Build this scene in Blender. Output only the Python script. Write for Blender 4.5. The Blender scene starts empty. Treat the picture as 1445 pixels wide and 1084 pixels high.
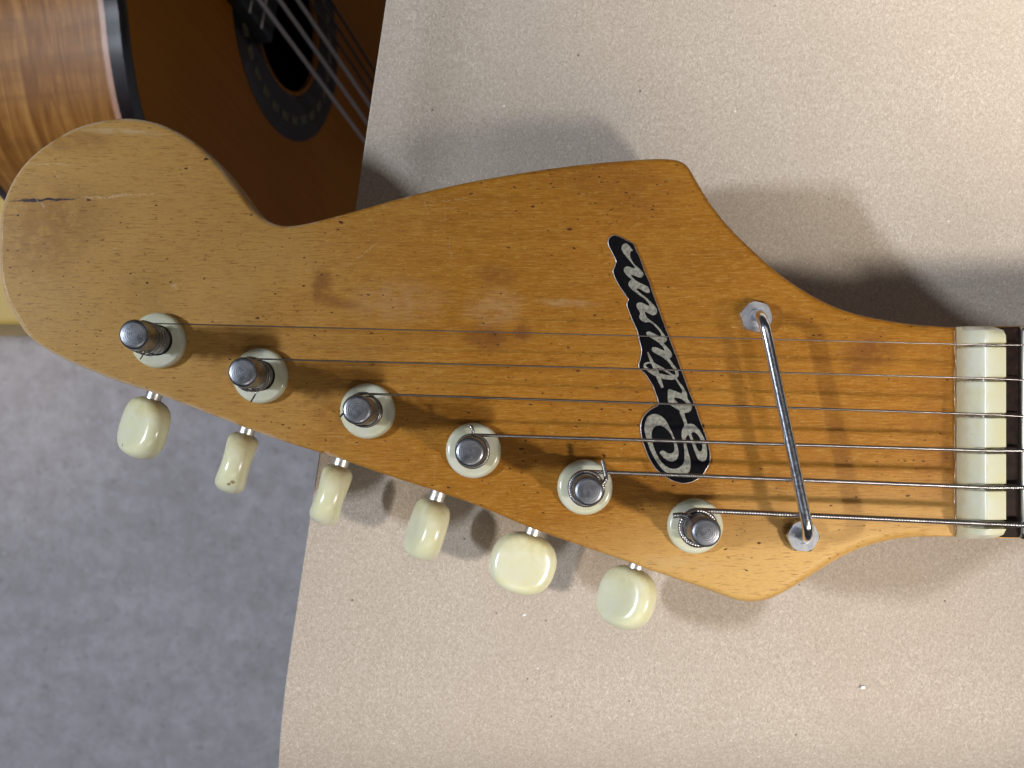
import bpy, bmesh, math, random
from mathutils import Vector, Matrix
random.seed(7)
S = 0.001                                  # everything below is measured in millimetres
DC, PX, NX, NY = 260.0, 7.14, 745.0, 610.0 # camera height, photo pixels per mm on the headstock face, point straight below the lens

# ------------------------------------------------------------------ camera
scn = bpy.context.scene
cam_d = bpy.data.cameras.new("camera")
cam = bpy.data.objects.new("camera", cam_d)
scn.collection.objects.link(cam)
cam.location = (0, 0, DC * S)
cam_d.sensor_width = 36.0
cam_d.lens = 36.0 * DC * PX / 1445.0
cam_d.shift_x = -(NX - 722.5) / 1445.0
cam_d.shift_y = (NY - 542.0) / 1445.0
cam_d.clip_start, cam_d.clip_end = 0.01, 30.0
cam_d.dof.use_dof = True
cam_d.dof.focus_distance = (DC - 3) * S
cam_d.dof.aperture_fstop = 46.0
scn.camera = cam

# ------------------------------------------------------------------ world and lamps (workshop ceiling tubes, unseen spots)
w = bpy.data.worlds.new("World"); scn.world = w; w.use_nodes = True
bg = w.node_tree.nodes["Background"]
bg.inputs[0].default_value = (0.62, 0.68, 0.80, 1); bg.inputs[1].default_value = 0.035

def lamp(name, loc, aim, sx, sy, watt, col, roll=0.0):
    d = bpy.data.lights.new(name, 'AREA'); d.shape = 'RECTANGLE'
    d.size, d.size_y, d.energy, d.color = sx, sy, watt, col
    o = bpy.data.objects.new(name, d); scn.collection.objects.link(o)
    o.location = Vector(loc) * S
    q = (Vector(aim) - Vector(loc)).to_track_quat('-Z', 'Y')
    o.rotation_mode = 'QUATERNION'
    from mathutils import Quaternion
    o.rotation_quaternion = q @ Quaternion((0, 0, 1), roll)
    return o
lamp("tube_lamp_a", (-1000, 50, 750), (0, 0, 0), 0.14, 0.04, 11.8, (0.82, 0.90, 1.0))
lamp("tube_lamp_c", (60, 330, 1000), (0, 0, 0), 0.9, 0.3, 0.7, (1.0, 0.95, 0.88))
lamp("tube_lamp_d", (120, -820, 1050), (0, 0, 0), 0.75, 0.4, 2.6, (1.0, 0.93, 0.84))
def unseen_spot(name, loc, aim, watt, col, deg, rad):     # unseen spot at lower right, cone shaped to light only part of the scene
    d = bpy.data.lights.new(name, 'SPOT'); d.energy, d.color = watt, col
    d.spot_size, d.spot_blend, d.shadow_soft_size = math.radians(deg), 1.0, rad
    o = bpy.data.objects.new(name, d); scn.collection.objects.link(o); o.location = Vector(loc) * S
    o.rotation_mode = 'QUATERNION'; o.rotation_quaternion = (Vector(aim) - Vector(loc)).to_track_quat('-Z', 'Y')
unseen_spot("unseen_spot", (445, -235, 455), (68, -88, 0), 17.0, (1.0, 0.92, 0.82), 22.5, 0.026)  # direction follows the cast shadows; cone narrowed to keep the upper left dim
unseen_spot("added_spot_far", (330, -210, 560), (140, 155, -30), 38.0, (1.0, 0.93, 0.83), 27, 0.08)  # added spot, brightens the paper at the upper right

vs = scn.view_settings
vs.view_transform = 'Standard'; vs.look = 'None'; vs.exposure = 0.0; vs.gamma = 1.0; vs.use_curve_mapping = False

# ------------------------------------------------------------------ helpers
def P(px, py, z=0.0):
    k = (DC - z) / DC / PX
    return Vector(((px - NX) * k, -(py - NY) * k, z))
I4 = Matrix.Identity(4)
WM = {}
def empty(name, loc, **props):
    o = bpy.data.objects.new(name, None); scn.collection.objects.link(o)
    o.empty_display_size = 0.02
    M = Matrix.Translation(Vector(loc) * S); o.matrix_basis = M; WM[o.name] = M
    for k, v in props.items(): o[k] = v
    return o
def put(name, me, mat, parent=None, M=I4, **props):
    o = bpy.data.objects.new(name, me); scn.collection.objects.link(o)
    if mat is not None and not me.materials: me.materials.append(mat)
    o.matrix_basis = M; WM[o.name] = M
    if parent is not None:
        o.parent = parent; o.matrix_parent_inverse = WM[parent.name].inverted()
    for k, v in props.items(): o[k] = v
    return o
def T(v, rot=None):
    m = Matrix.Translation(Vector(v) * S)
    return m @ rot.to_4x4() if rot is not None else m
def mesh(name, verts, faces, smooth=True):
    me = bpy.data.meshes.new(name)
    me.from_pydata([(v[0]*S, v[1]*S, v[2]*S) for v in verts], [], faces)
    bm = bmesh.new(); bm.from_mesh(me)
    bmesh.ops.recalc_face_normals(bm, faces=bm.faces); bm.to_mesh(me); bm.free()
    if smooth: me.polygons.foreach_set("use_smooth", [True]*len(me.polygons))
    me.update(); return me
def sharp(me, deg=35):
    bm = bmesh.new(); bm.from_mesh(me)
    for e in bm.edges:
        if len(e.link_faces) == 2 and e.calc_face_angle(0) > math.radians(deg): e.smooth = False
    bm.to_mesh(me); bm.free(); return me
def cr(pts, n=6, closed=False):
    pts = [Vector(p) for p in pts]; L = len(pts); out = []
    for i in range(L if closed else L-1):
        g = (lambda j: pts[j % L]) if closed else (lambda j: pts[min(max(j, 0), L-1)])
        p0, p1, p2, p3 = g(i-1), g(i), g(i+1), g(i+2)
        for k in range(n):
            t = k / n
            out.append(0.5*((2*p1) + (p2-p0)*t + (2*p0-5*p1+4*p2-p3)*t*t + (3*p1-p0-3*p2+p3)*t**3))
    if not closed: out.append(pts[-1])
    return out
def tube(name, pts, rad, sides=8, caps=True):
    pts = [Vector(p) for p in pts]; n = len(pts)
    R = rad if isinstance(rad, (list, tuple)) else [rad]*n
    vs_, fs = [], []; up = None
    for i in range(n):
        t = (pts[min(i+1, n-1)] - pts[max(i-1, 0)]).normalized()
        if up is None:
            up = Vector((0, 0, 1)) if abs(t.z) < .9 else Vector((0, 1, 0))
        up = (up - t*up.dot(t)).normalized(); sd = t.cross(up)
        for j in range(sides):
            a = 2*math.pi*j/sides
            vs_.append(pts[i] + (up*math.cos(a) + sd*math.sin(a))*R[i])
    for i in range(n-1):
        for j in range(sides):
            k = (j+1) % sides
            fs.append((i*sides+j, i*sides+k, (i+1)*sides+k, (i+1)*sides+j))
    if caps:
        fs.append(tuple(range(sides))[::-1]); fs.append(tuple((n-1)*sides+j for j in range(sides)))
    return mesh(name, vs_, fs)
def lathe(name, prof, seg=40, close=True):
    vs_, fs = [], []
    for r, z in prof:
        for j in range(seg):
            a = 2*math.pi*j/seg; vs_.append((r*math.cos(a), r*math.sin(a), z))
    for i in range(len(prof)-1):
        for j in range(seg):
            k = (j+1) % seg
            fs.append((i*seg+j, i*seg+k, (i+1)*seg+k, (i+1)*seg+j))
    if close:
        fs.append(tuple(range(seg))[::-1]); fs.append(tuple((len(prof)-1)*seg+j for j in range(seg)))
    return mesh(name, vs_, fs)
def slab(name, outline, zt, zb, rt=0.0, rb=0.0, seg=4, rfun=None):
    """outline (2D list) extruded from zt to zb with rounded rims"""
    pts = [Vector((p[0], p[1])) for p in outline]; n = len(pts)
    area = sum(pts[i].x*pts[(i+1) % n].y - pts[(i+1) % n].x*pts[i].y for i in range(n))
    if area < 0: pts.reverse()
    nr = []
    for i in range(n):
        t = (pts[(i+1) % n] - pts[i-1]).normalized(); nr.append(Vector((-t.y, t.x)))
    rings = []
    for k in range(seg+1):
        a = math.pi/2*k/seg; rings.append((1-math.sin(a), rt, 1-math.cos(a), 1))
    rings.reverse()
    lst = [(rt*(1-math.sin(a)), zt - rt*(1-math.cos(a))) for a in [math.pi/2*k/seg for k in range(seg+1)]] if rt > 0 else [(0, zt)]
    lst += [(rb*(1-math.cos(a)), zb + rb*(1-math.sin(a))) for a in [math.pi/2*k/seg for k in range(seg+1)]] if rb > 0 else [(0, zb)]
    vs_, fs = [], []
    for off, z in lst:
        for i in range(n):
            f = rfun(pts[i]) if rfun else 1.0
            q = pts[i] + nr[i]*off*f
            vs_.append((q.x, q.y, zt + (z-zt)*(f if z > zb + rb else 1) if off > 0 and z > (zt+zb)/2 else z))
    m = len(lst)
    for k in range(m-1):
        for i in range(n):
            j = (i+1) % n
            fs.append((k*n+i, (k+1)*n+i, (k+1)*n+j, k*n+j))
    fs.append(tuple(range(n))); fs.append(tuple((m-1)*n+i for i in range(n))[::-1])
    return mesh(name, vs_, fs)
def flat(name, loops, z, thick):
    """flat plate with holes: loops = list of 2D loops"""
    bm = bmesh.new(); ed = []
    for lp in loops:
        v = [bm.verts.new((p[0]*S, p[1]*S, z*S)) for p in lp]
        for i in range(len(v)): ed.append(bm.edges.new((v[i], v[(i+1) % len(v)])))
    bmesh.ops.triangle_fill(bm, use_beauty=True, edges=ed)
    bmesh.ops.recalc_face_normals(bm, faces=bm.faces)
    for f in bm.faces:
        if f.normal.z < 0: f.normal_flip()
    if thick:
        r = bmesh.ops.extrude_face_region(bm, geom=list(bm.faces))
        top = [g for g in r['geom'] if isinstance(g, bmesh.types.BMVert)]
        bmesh.ops.translate(bm, verts=top, vec=(0, 0, thick*S))
        bmesh.ops.recalc_face_normals(bm, faces=bm.faces)
    me = bpy.data.meshes.new(name); bm.to_mesh(me); bm.free(); return me
def box(name, x0, x1, y0, y1, z0, z1, bev=0.0):
    bm = bmesh.new(); bmesh.ops.create_cube(bm, size=1)
    for v in bm.verts:
        v.co = Vector(((x0+x1)/2+v.co.x*(x1-x0), (y0+y1)/2+v.co.y*(y1-y0), (z0+z1)/2+v.co.z*(z1-z0)))*S
    if bev: bmesh.ops.bevel(bm, geom=list(bm.edges), offset=bev*S, segments=3, affect='EDGES', profile=.5)
    me = bpy.data.meshes.new(name); bm.to_mesh(me); bm.free(); return me

# ------------------------------------------------------------------ materials
class Mat:
    def __init__(s, name):
        s.m = bpy.data.materials.new(name); s.m.use_nodes = True
        s.t = s.m.node_tree; s.b = s.t.nodes["Principled BSDF"]
        s.co = s.node('ShaderNodeTexCoord').outputs['Object']
        s.mm = s.vec('SCALE', s.co, 1000.0)
    def node(s, ty, **kw):
        n = s.t.nodes.new(ty)
        for k, v in kw.items(): setattr(n, k, v)
        return n
    def set(s, sock, v):
        if isinstance(v, bpy.types.NodeSocket): s.t.links.new(v, sock)
        else:
            if hasattr(sock, 'default_value'):
                try: sock.default_value = v
                except Exception: sock.default_value = tuple(v) + (1.0,)
    def vec(s, op, a, b=None):
        n = s.node('ShaderNodeVectorMath', operation=op); s.set(n.inputs[0], a)
        if op == 'SCALE': s.set(n.inputs['Scale'], b)
        elif b is not None: s.set(n.inputs[1], b)
        return n.outputs['Value'] if op in ('LENGTH', 'DISTANCE', 'DOT_PRODUCT') else n.outputs[0]
    def math(s, op, a, b=None, c=None, clamp=False):
        n = s.node('ShaderNodeMath', operation=op, use_clamp=clamp); s.set(n.inputs[0], a)
        if b is not None: s.set(n.inputs[1], b)
        if c is not None: s.set(n.inputs[2], c)
        return n.outputs[0]
    def mapv(s, v, scale=(1, 1, 1), rot=(0, 0, 0), loc=(0, 0, 0)):
        n = s.node('ShaderNodeMapping'); s.set(n.inputs[0], v)
        n.inputs['Scale'].default_value = scale; n.inputs['Rotation'].default_value = rot; n.inputs['Location'].default_value = loc
        return n.outputs[0]
    def noise(s, v, scale=1.0, detail=3.0, rough=.55, dist=0.0):
        n = s.node('ShaderNodeTexNoise'); s.set(n.inputs['Vector'], v)
        n.inputs['Scale'].default_value = scale; n.inputs['Detail'].default_value = detail
        n.inputs['Roughness'].default_value = rough; n.inputs['Distortion'].default_value = dist
        return n.outputs['Fac']
    def voro(s, v, scale=1.0, rnd=1.0):
        n = s.node('ShaderNodeTexVoronoi'); s.set(n.inputs['Vector'], v)
        n.inputs['Scale'].default_value = scale; n.inputs['Randomness'].default_value = rnd
        return n.outputs['Distance'], n.outputs['Color']
    def ss(s, x, lo, hi, a=0.0, b=1.0):
        n = s.node('ShaderNodeMapRange', interpolation_type='SMOOTHSTEP'); s.set(n.inputs[0], x)
        for i, v in enumerate((lo, hi, a, b)): n.inputs[i+1].default_value = v
        return n.outputs[0]
    def mix(s, f, a, b, mode='MIX'):
        n = s.node('ShaderNodeMix', data_type='RGBA', blend_type=mode)
        s.set(n.inputs[0], f)
        for sock, v in ((n.inputs[6], a), (n.inputs[7], b)):
            if isinstance(v, bpy.types.NodeSocket): s.t.links.new(v, sock)
            else: sock.default_value = tuple(v)[:3] + (1.0,)
        return n.outputs[2]
    def ramp(s, f, stops):
        n = s.node('ShaderNodeValToRGB'); s.set(n.inputs[0], f); e = n.color_ramp.elements
        while len(e) < len(stops): e.new(.5)
        for el, (p, c) in zip(e, stops): el.position = p; el.color = tuple(c) + (1,)
        return n.outputs[0]
    def bump(s, h, strength=.3, dist=.0002, nrm=None):
        n = s.node('ShaderNodeBump'); s.set(n.inputs['Height'], h)
        n.inputs['Strength'].default_value = strength; n.inputs['Distance'].default_value = dist
        if nrm is not None: s.set(n.inputs['Normal'], nrm)
        return n.outputs[0]
    def spot(s, px, py, rx, ry, deg=0.0, soft=.5, z=0.0):
        """soft ellipse on the face, given in photograph pixels"""
        c = P(px, py, z)
        d = s.vec('SUBTRACT', getattr(s, 'mmd', s.mm), (c.x, c.y, 0))
        d = s.mapv(d, rot=(0, 0, math.radians(deg)))
        d = s.vec('MULTIPLY', d, (PX/rx, PX/ry, 0))
        return s.ss(s.vec('LENGTH', d), 1+soft, 1-soft)
    def out(s, **kw):
        for k, v in kw.items():
            s.set(s.b.inputs[k.replace('_', ' ')], v)
        return s.m

def mat_headstock():
    m = Mat("amber_lacquered_wood")
    g1 = m.noise(m.mapv(m.mm, (.035, .42, .42)), 1.0, 7, .68, .6)
    g2 = m.noise(m.mapv(m.mm, (.30, 3.0, 3.0)), 1.0, 6, .72, .3)
    big = m.noise(m.mapv(m.mm, (.012, .03, .03)), 1.0, 3, .5)
    col = m.ramp(g1, [(.25, (.31, .112, .007)), (.5, (.375, .148, .011)), (.75, (.43, .188, .021))])
    col = m.mix(m.ss(big, .35, .7, 0, .4), col, (.26, .098, .005))
    sx = m.node('ShaderNodeSeparateXYZ'); m.set(sx.inputs[0], m.mm); X = sx.outputs[0]; Y = sx.outputs[1]
    pale = m.math('ADD', m.ss(X, 25, -115), m.math('MULTIPLY', m.noise(m.mm, .05, 3), .5))
    col = m.mix(m.ss(pale, .35, 1.25, 0, .75), col, (.53, .325, .105))
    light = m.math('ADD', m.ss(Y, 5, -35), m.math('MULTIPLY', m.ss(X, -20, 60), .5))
    col = m.mix(m.ss(light, .6, 1.45, 0, .8), col, (.72, .46, .165))  # lamp sheen painted into the wood colour, lighter towards the lower right
    col = m.mix(m.ss(g2, .50, .66, 0, .50), col, (.53, .30, .070))
    col = m.mix(m.ss(g2, .49, .33, 0, .62), col, (.19, .070, .008))
    g3 = m.noise(m.mapv(m.mm, (1.0, 4.0, 4.0), loc=(5, 1, 0)), 1.0, 3, .7)
    col = m.mix(m.ss(g3, .55, .72, 0, .40), col, (.60, .37, .11)); col = m.mix(m.ss(g3, .45, .28, 0, .2), col, (.21, .085, .012))
    # pale open fibres
    f = m.noise(m.mapv(m.mm, (.9, 4.5, 4.5), loc=(3, 7, 0)), 1.0, 2, .5)
    col = m.mix(m.ss(f, .67, .75, 0, .55), col, (.72, .47, .18))
    sp = m.noise(m.mapv(m.mm, (1.1, 2.2, 2.2), loc=(13, 2, 0)), 1.0, 2, .5)
    col = m.mix(m.ss(sp, .36, .27, 0, .12), col, (.17, .065, .012))
    # stains, greasy marks
    nz = m.noise(m.mm, .35, 4, .6)
    dn = m.node('ShaderNodeTexNoise'); m.set(dn.inputs['Vector'], m.mm); dn.inputs['Scale'].default_value = .35; dn.inputs['Detail'].default_value = 3
    m.mmd = m.vec('ADD', m.mm, m.vec('SCALE', m.vec('SUBTRACT', dn.outputs['Color'], (.5, .5, .5)), 1.6))
    def stain(c, px, py, rx, ry, deg, amt, colr):
        k = m.math('MULTIPLY', m.spot(px, py, rx, ry, deg, .7), m.ss(nz, .3, .58, .25, 1.0))
        return m.mix(m.math('MULTIPLY', k, min(.9, amt*1.35) if colr[0] < .3 else amt), c, colr)
    br = (.20, .068, .012)
    for a in ((455, 402, 12, 22, 8, .55), (475, 425, 34, 7, 14, .45), (702, 390, 24, 14, 0, .4), (690, 478, 30, 18, 0, .6),
              (738, 470, 12, 12, 0, .6), (1228, 497, 36, 22, -6, .6), (1205, 520, 18, 12, 0, .4), (1320, 600, 30, 120, 0, .25),
              (120, 300, 55, 40, 0, .22), (60, 330, 60, 60, 0, .3), (110, 200, 50, 16, 0, .3), (860, 250, 90, 25, 4, .3), (470, 590, 26, 16, 40, .25),
              (1340, 650, 12, 20, 0, .4), (930, 560, 60, 40, 0, .18), (900, 290, 40, 20, 0, .2)):
        col = stain(col, *a, br)
    for a in ((560, 425, 55, 26, 0, .16), (700, 435, 34, 22, 0, .18), (800, 428, 34, 5, 3, .22), (170, 185, 50, 4, 3, .4), (960, 795, 45, 9, 6, .2)):
        col = stain(col, *a, (.62, .47, .30))
    # dark pores and worm flecks
    dens = m.noise(m.mapv(m.mm, (.03, .045, .04), loc=(11, 4, 0)), 1.0, 3, .6)
    dl = m.math('MAXIMUM', m.spot(75, 385, 90, 110, 0, .6), m.math('MAXIMUM', m.spot(800, 600, 300, 140, 8, .6), m.spot(800, 290, 170, 90, 0, .6)))
    dens = m.math('ADD', m.ss(dens, .25, .75, .12, .78), m.math('MULTIPLY', dl, .20))
    for (sc, str_, th, lo, off) in ((.50, (.6, 1.3, 1), .16, .40, 0), (1.0, (.6, 1.25, 1), .23, .45, 5), (.28, (.65, 1.3, 1), .10, .36, 9)):
        d, c = m.voro(m.mapv(m.mmd, str_, loc=(off, off*2, 0)), sc)
        cc = m.node('ShaderNodeSeparateColor'); m.set(cc.inputs[0], c)
        size = m.math('MULTIPLY', cc.outputs[1], th)
        k = m.ss(m.math('SUBTRACT', size, d), 0.0, .03)
        k = m.math('MULTIPLY', k, m.ss(m.math('ADD', dens, m.math('MULTIPLY', m.math('SUBTRACT', cc.outputs[0], .5), .5)), lo-.02, lo+.12))
        col = m.mix(m.math('MULTIPLY', k, m.ss(cc.outputs[2], 0, 1, .45, .95)), col, (.06, .018, .006))
    # cracked lacquer at the tip, light scratches
    nf = m.noise(m.mm, 1.3, 3, .6)
    col = m.mix(m.math('MULTIPLY', m.spot(64, 282, 46, 1.9, -3, .35), m.ss(nf, .25, .4)), col, (.05, .028, .03))
    for (a, b, c, d, e, amt) in ((165, 277, 55, 2.2, -2, .8), (70, 232, 40, 1.6, 3, .5), (78, 245, 18, 1.3, 50, .5), (513, 357, 26, 1.1, -38, .6), (600, 290, 14, .9, 72, .5), (627, 297, 14, .9, 85, .55),
                                 (640, 283, 30, 1.1, -4, .5), (636, 352, 12, .9, 88, .5), (262, 257, 10, 1.0, 65, .5), (246, 404, 6, 4, 30, .6), (60, 290, 14, 1.8, 45, .6), (1000, 500, 50, 1, 6, .25), (1120, 700, 40, 1, 20, .3)):
        k = m.math('MULTIPLY', m.spot(a, b, c, d*.75, e, .6), m.ss(nf, .42, .56))
        col = m.mix(m.math('MULTIPLY', k, amt*.6), col, (.66, .50, .30))
    # worn bare rim
    ge = m.node('ShaderNodeNewGeometry'); sn = m.node('ShaderNodeSeparateXYZ'); m.set(sn.inputs[0], ge.outputs['True Normal'])
    rim = m.math('MULTIPLY', m.ss(sn.outputs[2], .985, .72), m.ss(sn.outputs[2], .02, .3))
    rim = m.math('MULTIPLY', rim, m.ss(m.math('ADD', m.noise(m.mm, .22, 4), m.ss(X, 40, -100, -.35, .18)), .42, .66, 0, .75))
    col = m.mix(rim, col, (.60, .45, .30))
    h = m.math('ADD', m.math('MULTIPLY', g2, .6), m.math('MULTIPLY', m.noise(m.mm, 1.1, 3), .5))
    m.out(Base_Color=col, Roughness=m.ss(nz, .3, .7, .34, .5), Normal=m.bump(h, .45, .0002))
    m.out(Coat_Weight=.06, Coat_Roughness=.3, Specular_IOR_Level=.22)
    return m.m
def mat_cream(name, base=(.77, .77, .59), stain=.35, grime=False, slots=()):
    m = Mat(name)
    n = m.noise(m.mm, .18, 4, .6); n2 = m.noise(m.mapv(m.mm, (.9, .9, .4)), 1.0, 4, .65)
    col = m.mix(m.ss(n, .35, .7), base, (base[0]*.97, base[1]*.95, base[2]*.80))
    col = m.mix(m.ss(n2, .64, .78, 0, stain), col, (.46, .34, .10))
    oi = m.node('ShaderNodeObjectInfo').outputs['Random']
    off = m.vec('ADD', m.mm, m.vec('SCALE', (37.0, 91.0, 53.0), oi))
    d, c = m.voro(off, .16)
    if grime:
        col = m.mix(m.ss(m.math('ADD', d, m.math('MULTIPLY', m.noise(off, 1.6, 3, .6), .16)), .165, .12, 0, .75), col, (.24, .15, .03))
        sp = m.node('ShaderNodeSeparateXYZ'); m.set(sp.inputs[0], m.mm)
        big = m.noise(off, .25, 4, .65)
        k = m.math('MULTIPLY', m.ss(sp.outputs[1], -1.0, 6.3), m.ss(big, .40, .62))
        col = m.mix(m.math('MULTIPLY', k, .5), col, (.58, .50, .20))
        k = m.math('MULTIPLY', m.ss(sp.outputs[1], 4.8, 6.6), m.ss(big, .3, .5)); col = m.mix(m.math('MULTIPLY', k, .6), col, (.30, .22, .06))
        col = m.mix(m.ss(m.noise(off, .09, 2), .45, .7, 0, .22), col, (.76, .71, .42))
    if slots:                                  # dirt worked into the string slots and along the base
        sp = m.node('ShaderNodeSeparateXYZ'); m.set(sp.inputs[0], m.mm)
        wv = m.math('MULTIPLY', m.math('SUBTRACT', m.noise(m.mm, .7, 3, .6), .5), 1.2)
        for y_, r_ in slots:
            dd = m.math('ABSOLUTE', m.math('SUBTRACT', m.math('ADD', sp.outputs[1], m.math('MULTIPLY', wv, .5)), y_))
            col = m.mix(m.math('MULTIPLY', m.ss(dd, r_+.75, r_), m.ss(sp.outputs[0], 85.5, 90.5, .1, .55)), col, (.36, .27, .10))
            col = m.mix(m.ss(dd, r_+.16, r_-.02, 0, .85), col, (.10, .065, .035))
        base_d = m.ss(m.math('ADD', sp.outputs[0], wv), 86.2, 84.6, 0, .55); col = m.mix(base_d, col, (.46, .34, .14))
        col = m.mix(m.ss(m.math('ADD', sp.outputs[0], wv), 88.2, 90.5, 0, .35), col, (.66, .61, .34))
    m.out(Base_Color=col, Roughness=m.ss(n2, .3, .7, .16, .26), Normal=m.bump(m.noise(m.mm, .5, 2), .06, .0003))
    m.out(Subsurface_Weight=.30, Subsurface_Radius=(1.0, .9, .5), Subsurface_Scale=.0012, IOR=1.5)
    return m.m
def mat_metal(name, col, rough, pit=.0, ringed=False, dark=(.05, .05, .06), streak=0.0):
    m = Mat(name)
    n = m.noise(m.mm, 1.3, 4, .65); n2 = m.noise(m.mm, .35, 3, .6)
    c = m.mix(m.ss(n, .35, .72, 0, .55), col, tuple(x*.55 for x in col))
    c = m.mix(m.ss(n2, .60, .75, 0, pit), c, dark)
    h = n
    if ringed:
        sp = m.node('ShaderNodeSeparateXYZ'); m.set(sp.inputs[0], m.mm)
        r = m.math('SQRT', m.math('ADD', m.math('POWER', sp.outputs[0], 2), m.math('POWER', sp.outputs[1], 2)))
        ring = m.math('SINE', m.math('MULTIPLY', m.math('ADD', r, m.math('MULTIPLY', n2, .12)), 15.5))
        h = m.math('ADD', m.math('MULTIPLY', n, .9), m.math('MULTIPLY', ring, .35))
        c = m.mix(m.ss(ring, .2, .9, 0, .22), c, tuple(x*.5 for x in col))
    m.out(Base_Color=c, Metallic=1.0, Roughness=m.ss(n, .3, .7, rough*.8, rough*1.3), Normal=m.bump(h, .11 if ringed else .12, .00014))
    return m.m
def mat_simple(name, col, rough=.5, metal=0.0, var=.12, nscale=.4, bump=.1, **kw):
    m = Mat(name); n = m.noise(m.mm, nscale, 4, .6)
    c = m.mix(m.ss(n, .3, .7), tuple(x*(1-var) for x in col), tuple(min(1, x*(1+var)) for x in col))
    m.out(Base_Color=c, Roughness=rough, Metallic=metal, Normal=m.bump(n, bump, .0003), **kw)
    return m.m
def mat_paper():
    m = Mat("kraft_paper")
    a = m.noise(m.mm, 1.7, 4, .7, .6); b = m.noise(m.mm, .05, 4, .6)
    col = m.mix(m.ss(a, .28, .72), (.42, .352, .29), (.56, .485, .415))
    h = a
    for rot, off, am in ((.4, 0, .6), (1.5, 9, .6), (2.4, 21, .55), (1.95, 33, .5), (1.1, 47, .5)):
        f = m.noise(m.mapv(m.mapv(m.mm, rot=(0, 0, rot)), (.8, 4.2, 1), loc=(off, 0, 0)), 1.0, 2, .5, .35)
        col = m.mix(m.ss(f, .62, .675, 0, am), col, (.74, .67, .585)); col = m.mix(m.ss(f, .375, .31, 0, .4), col, (.31, .245, .185))
        h = m.math('ADD', h, m.math('MULTIPLY', m.ss(f, .5, .8), .6))
    col = m.mix(m.ss(b, .3, .7, 0, .22), col, (.42, .345, .275))
    d, c = m.voro(m.mm, .16); cc = m.node('ShaderNodeSeparateColor'); m.set(cc.inputs[0], c)
    k = m.math('MULTIPLY', m.ss(d, .055, .03), m.math('GREATER_THAN', cc.outputs[0], .55))
    col = m.mix(m.math('MULTIPLY', k, .75), col, (.09, .06, .045))
    d, c = m.voro(m.mapv(m.mm, loc=(4, 9, 0)), .12); cc = m.node('ShaderNodeSeparateColor'); m.set(cc.inputs[0], c)
    k = m.math('MULTIPLY', m.ss(d, .045, .02), m.math('GREATER_THAN', cc.outputs[0], .5))
    col = m.mix(m.math('MULTIPLY', k, .7), col, (.86, .84, .82))
    m.out(Base_Color=col, Roughness=.82, Normal=m.bump(h, .30, .00016), Sheen_Weight=.1)
    return m.m
def mat_floor():
    m = Mat("concrete_floor")
    a = m.noise(m.mm, .06, 6, .7, .3); b = m.noise(m.mm, .010, 3, .55); c2 = m.noise(m.mm, .17, 4, .65)
    col = m.ramp(a, [(.30, (.47, .44, .465)), (.5, (.59, .56, .60)), (.70, (.72, .695, .75))])
    col = m.mix(m.ss(b, .35, .7, 0, .35), col, (.45, .425, .46))
    col = m.mix(m.ss(c2, .57, .68, 0, .55), col, (.68, .67, .75)); col = m.mix(m.ss(c2, .42, .30, 0, .5), col, (.32, .30, .32))
    m.out(Base_Color=col, Roughness=.7, Normal=m.bump(a, .3, .002))
    return m.m
def mat_soundboard():
    m = Mat("orange_cedar_top")
    g = m.noise(m.mapv(m.mm, (.01, .7, 1)), 1.0, 4, .6); b = m.noise(m.mm, .008, 2)
    col = m.mix(m.ss(g, .3, .7), (.44, .14, .006), (.55, .19, .010))
    col = m.mix(m.ss(b, .35, .7, 0, .4), col, (.60, .24, .015))
    m.out(Base_Color=col, Roughness=.42, Coat_Weight=.05, Coat_Roughness=.2, Specular_IOR_Level=.15)
    return m.m
def mat_rib():
    m = Mat("figured_rib_wood")
    g = m.noise(m.mapv(m.mm, (.010, .010, .16)), 1.0, 6, .7, 1.5)
    fl = m.noise(m.mapv(m.mm, (.10, .10, .012), rot=(0, .0, .3)), 1.0, 4, .6, .8)
    col = m.ramp(g, [(.3, (.16, .055, .010)), (.5, (.33, .135, .028)), (.7, (.52, .25, .065))])
    col = m.mix(m.ss(fl, .45, .68, 0, .35), col, (.17, .065, .018)); col = m.mix(m.ss(fl, .60, .78, 0, .25), col, (.55, .31, .13))
    m.out(Base_Color=col, Roughness=.4, Coat_Weight=.10, Coat_Roughness=.08, Specular_IOR_Level=.3)
    return m.m

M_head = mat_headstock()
M_cream = mat_cream("aged_cream_plastic", grime=True)
M_bush = mat_cream("cream_bushing_plastic", (.66, .66, .55), .06)
M_post = mat_metal("dull_nickel_post", (.33, .34, .38), .38, .35, True)
M_chrome = mat_metal("pitted_chrome", (.82, .85, .95), .20, .3)
M_zinc = mat_simple("zinc_nut", (.70, .73, .80), .34, 1.0, .12, .8, .03)
M_shaft = mat_metal("button_shaft_steel", (.80, .79, .77), .40, .1)
M_wire = mat_simple("plain_string_steel", (.26, .24, .23), .28, 1.0, .1, .3, .0)
M_wound = mat_simple("wound_string_nickel", (.38, .365, .365), .28, 1.0, .15, .5, .0)
M_fret = mat_simple("fret_wire", (.45, .44, .42), .3, 1.0, .1, .4, .0)
M_black = mat_simple("black_emblem_enamel", (.004, .004, .006), .42, 0, .4, 1.2, .08, Specular_IOR_Level=.10)
M_silver = mat_simple("silver_lettering", (.31, .30, .255), .42, .3, .35, 1.6, .1)
M_plate = mat_simple("emblem_edge_metal", (.62, .58, .58), .35, .7, .2, 1.5)
M_rose = mat_simple("dark_rosewood", (.020, .010, .008), .6, 0, .5, .6, .2, Specular_IOR_Level=.15)
M_glue = mat_simple("glossy_glue", (.40, .22, .10), .12, 0, .3, .6, .5)
M_paper = mat_paper(); M_floor = mat_floor(); M_top = mat_soundboard(); M_rib = mat_rib()
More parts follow.
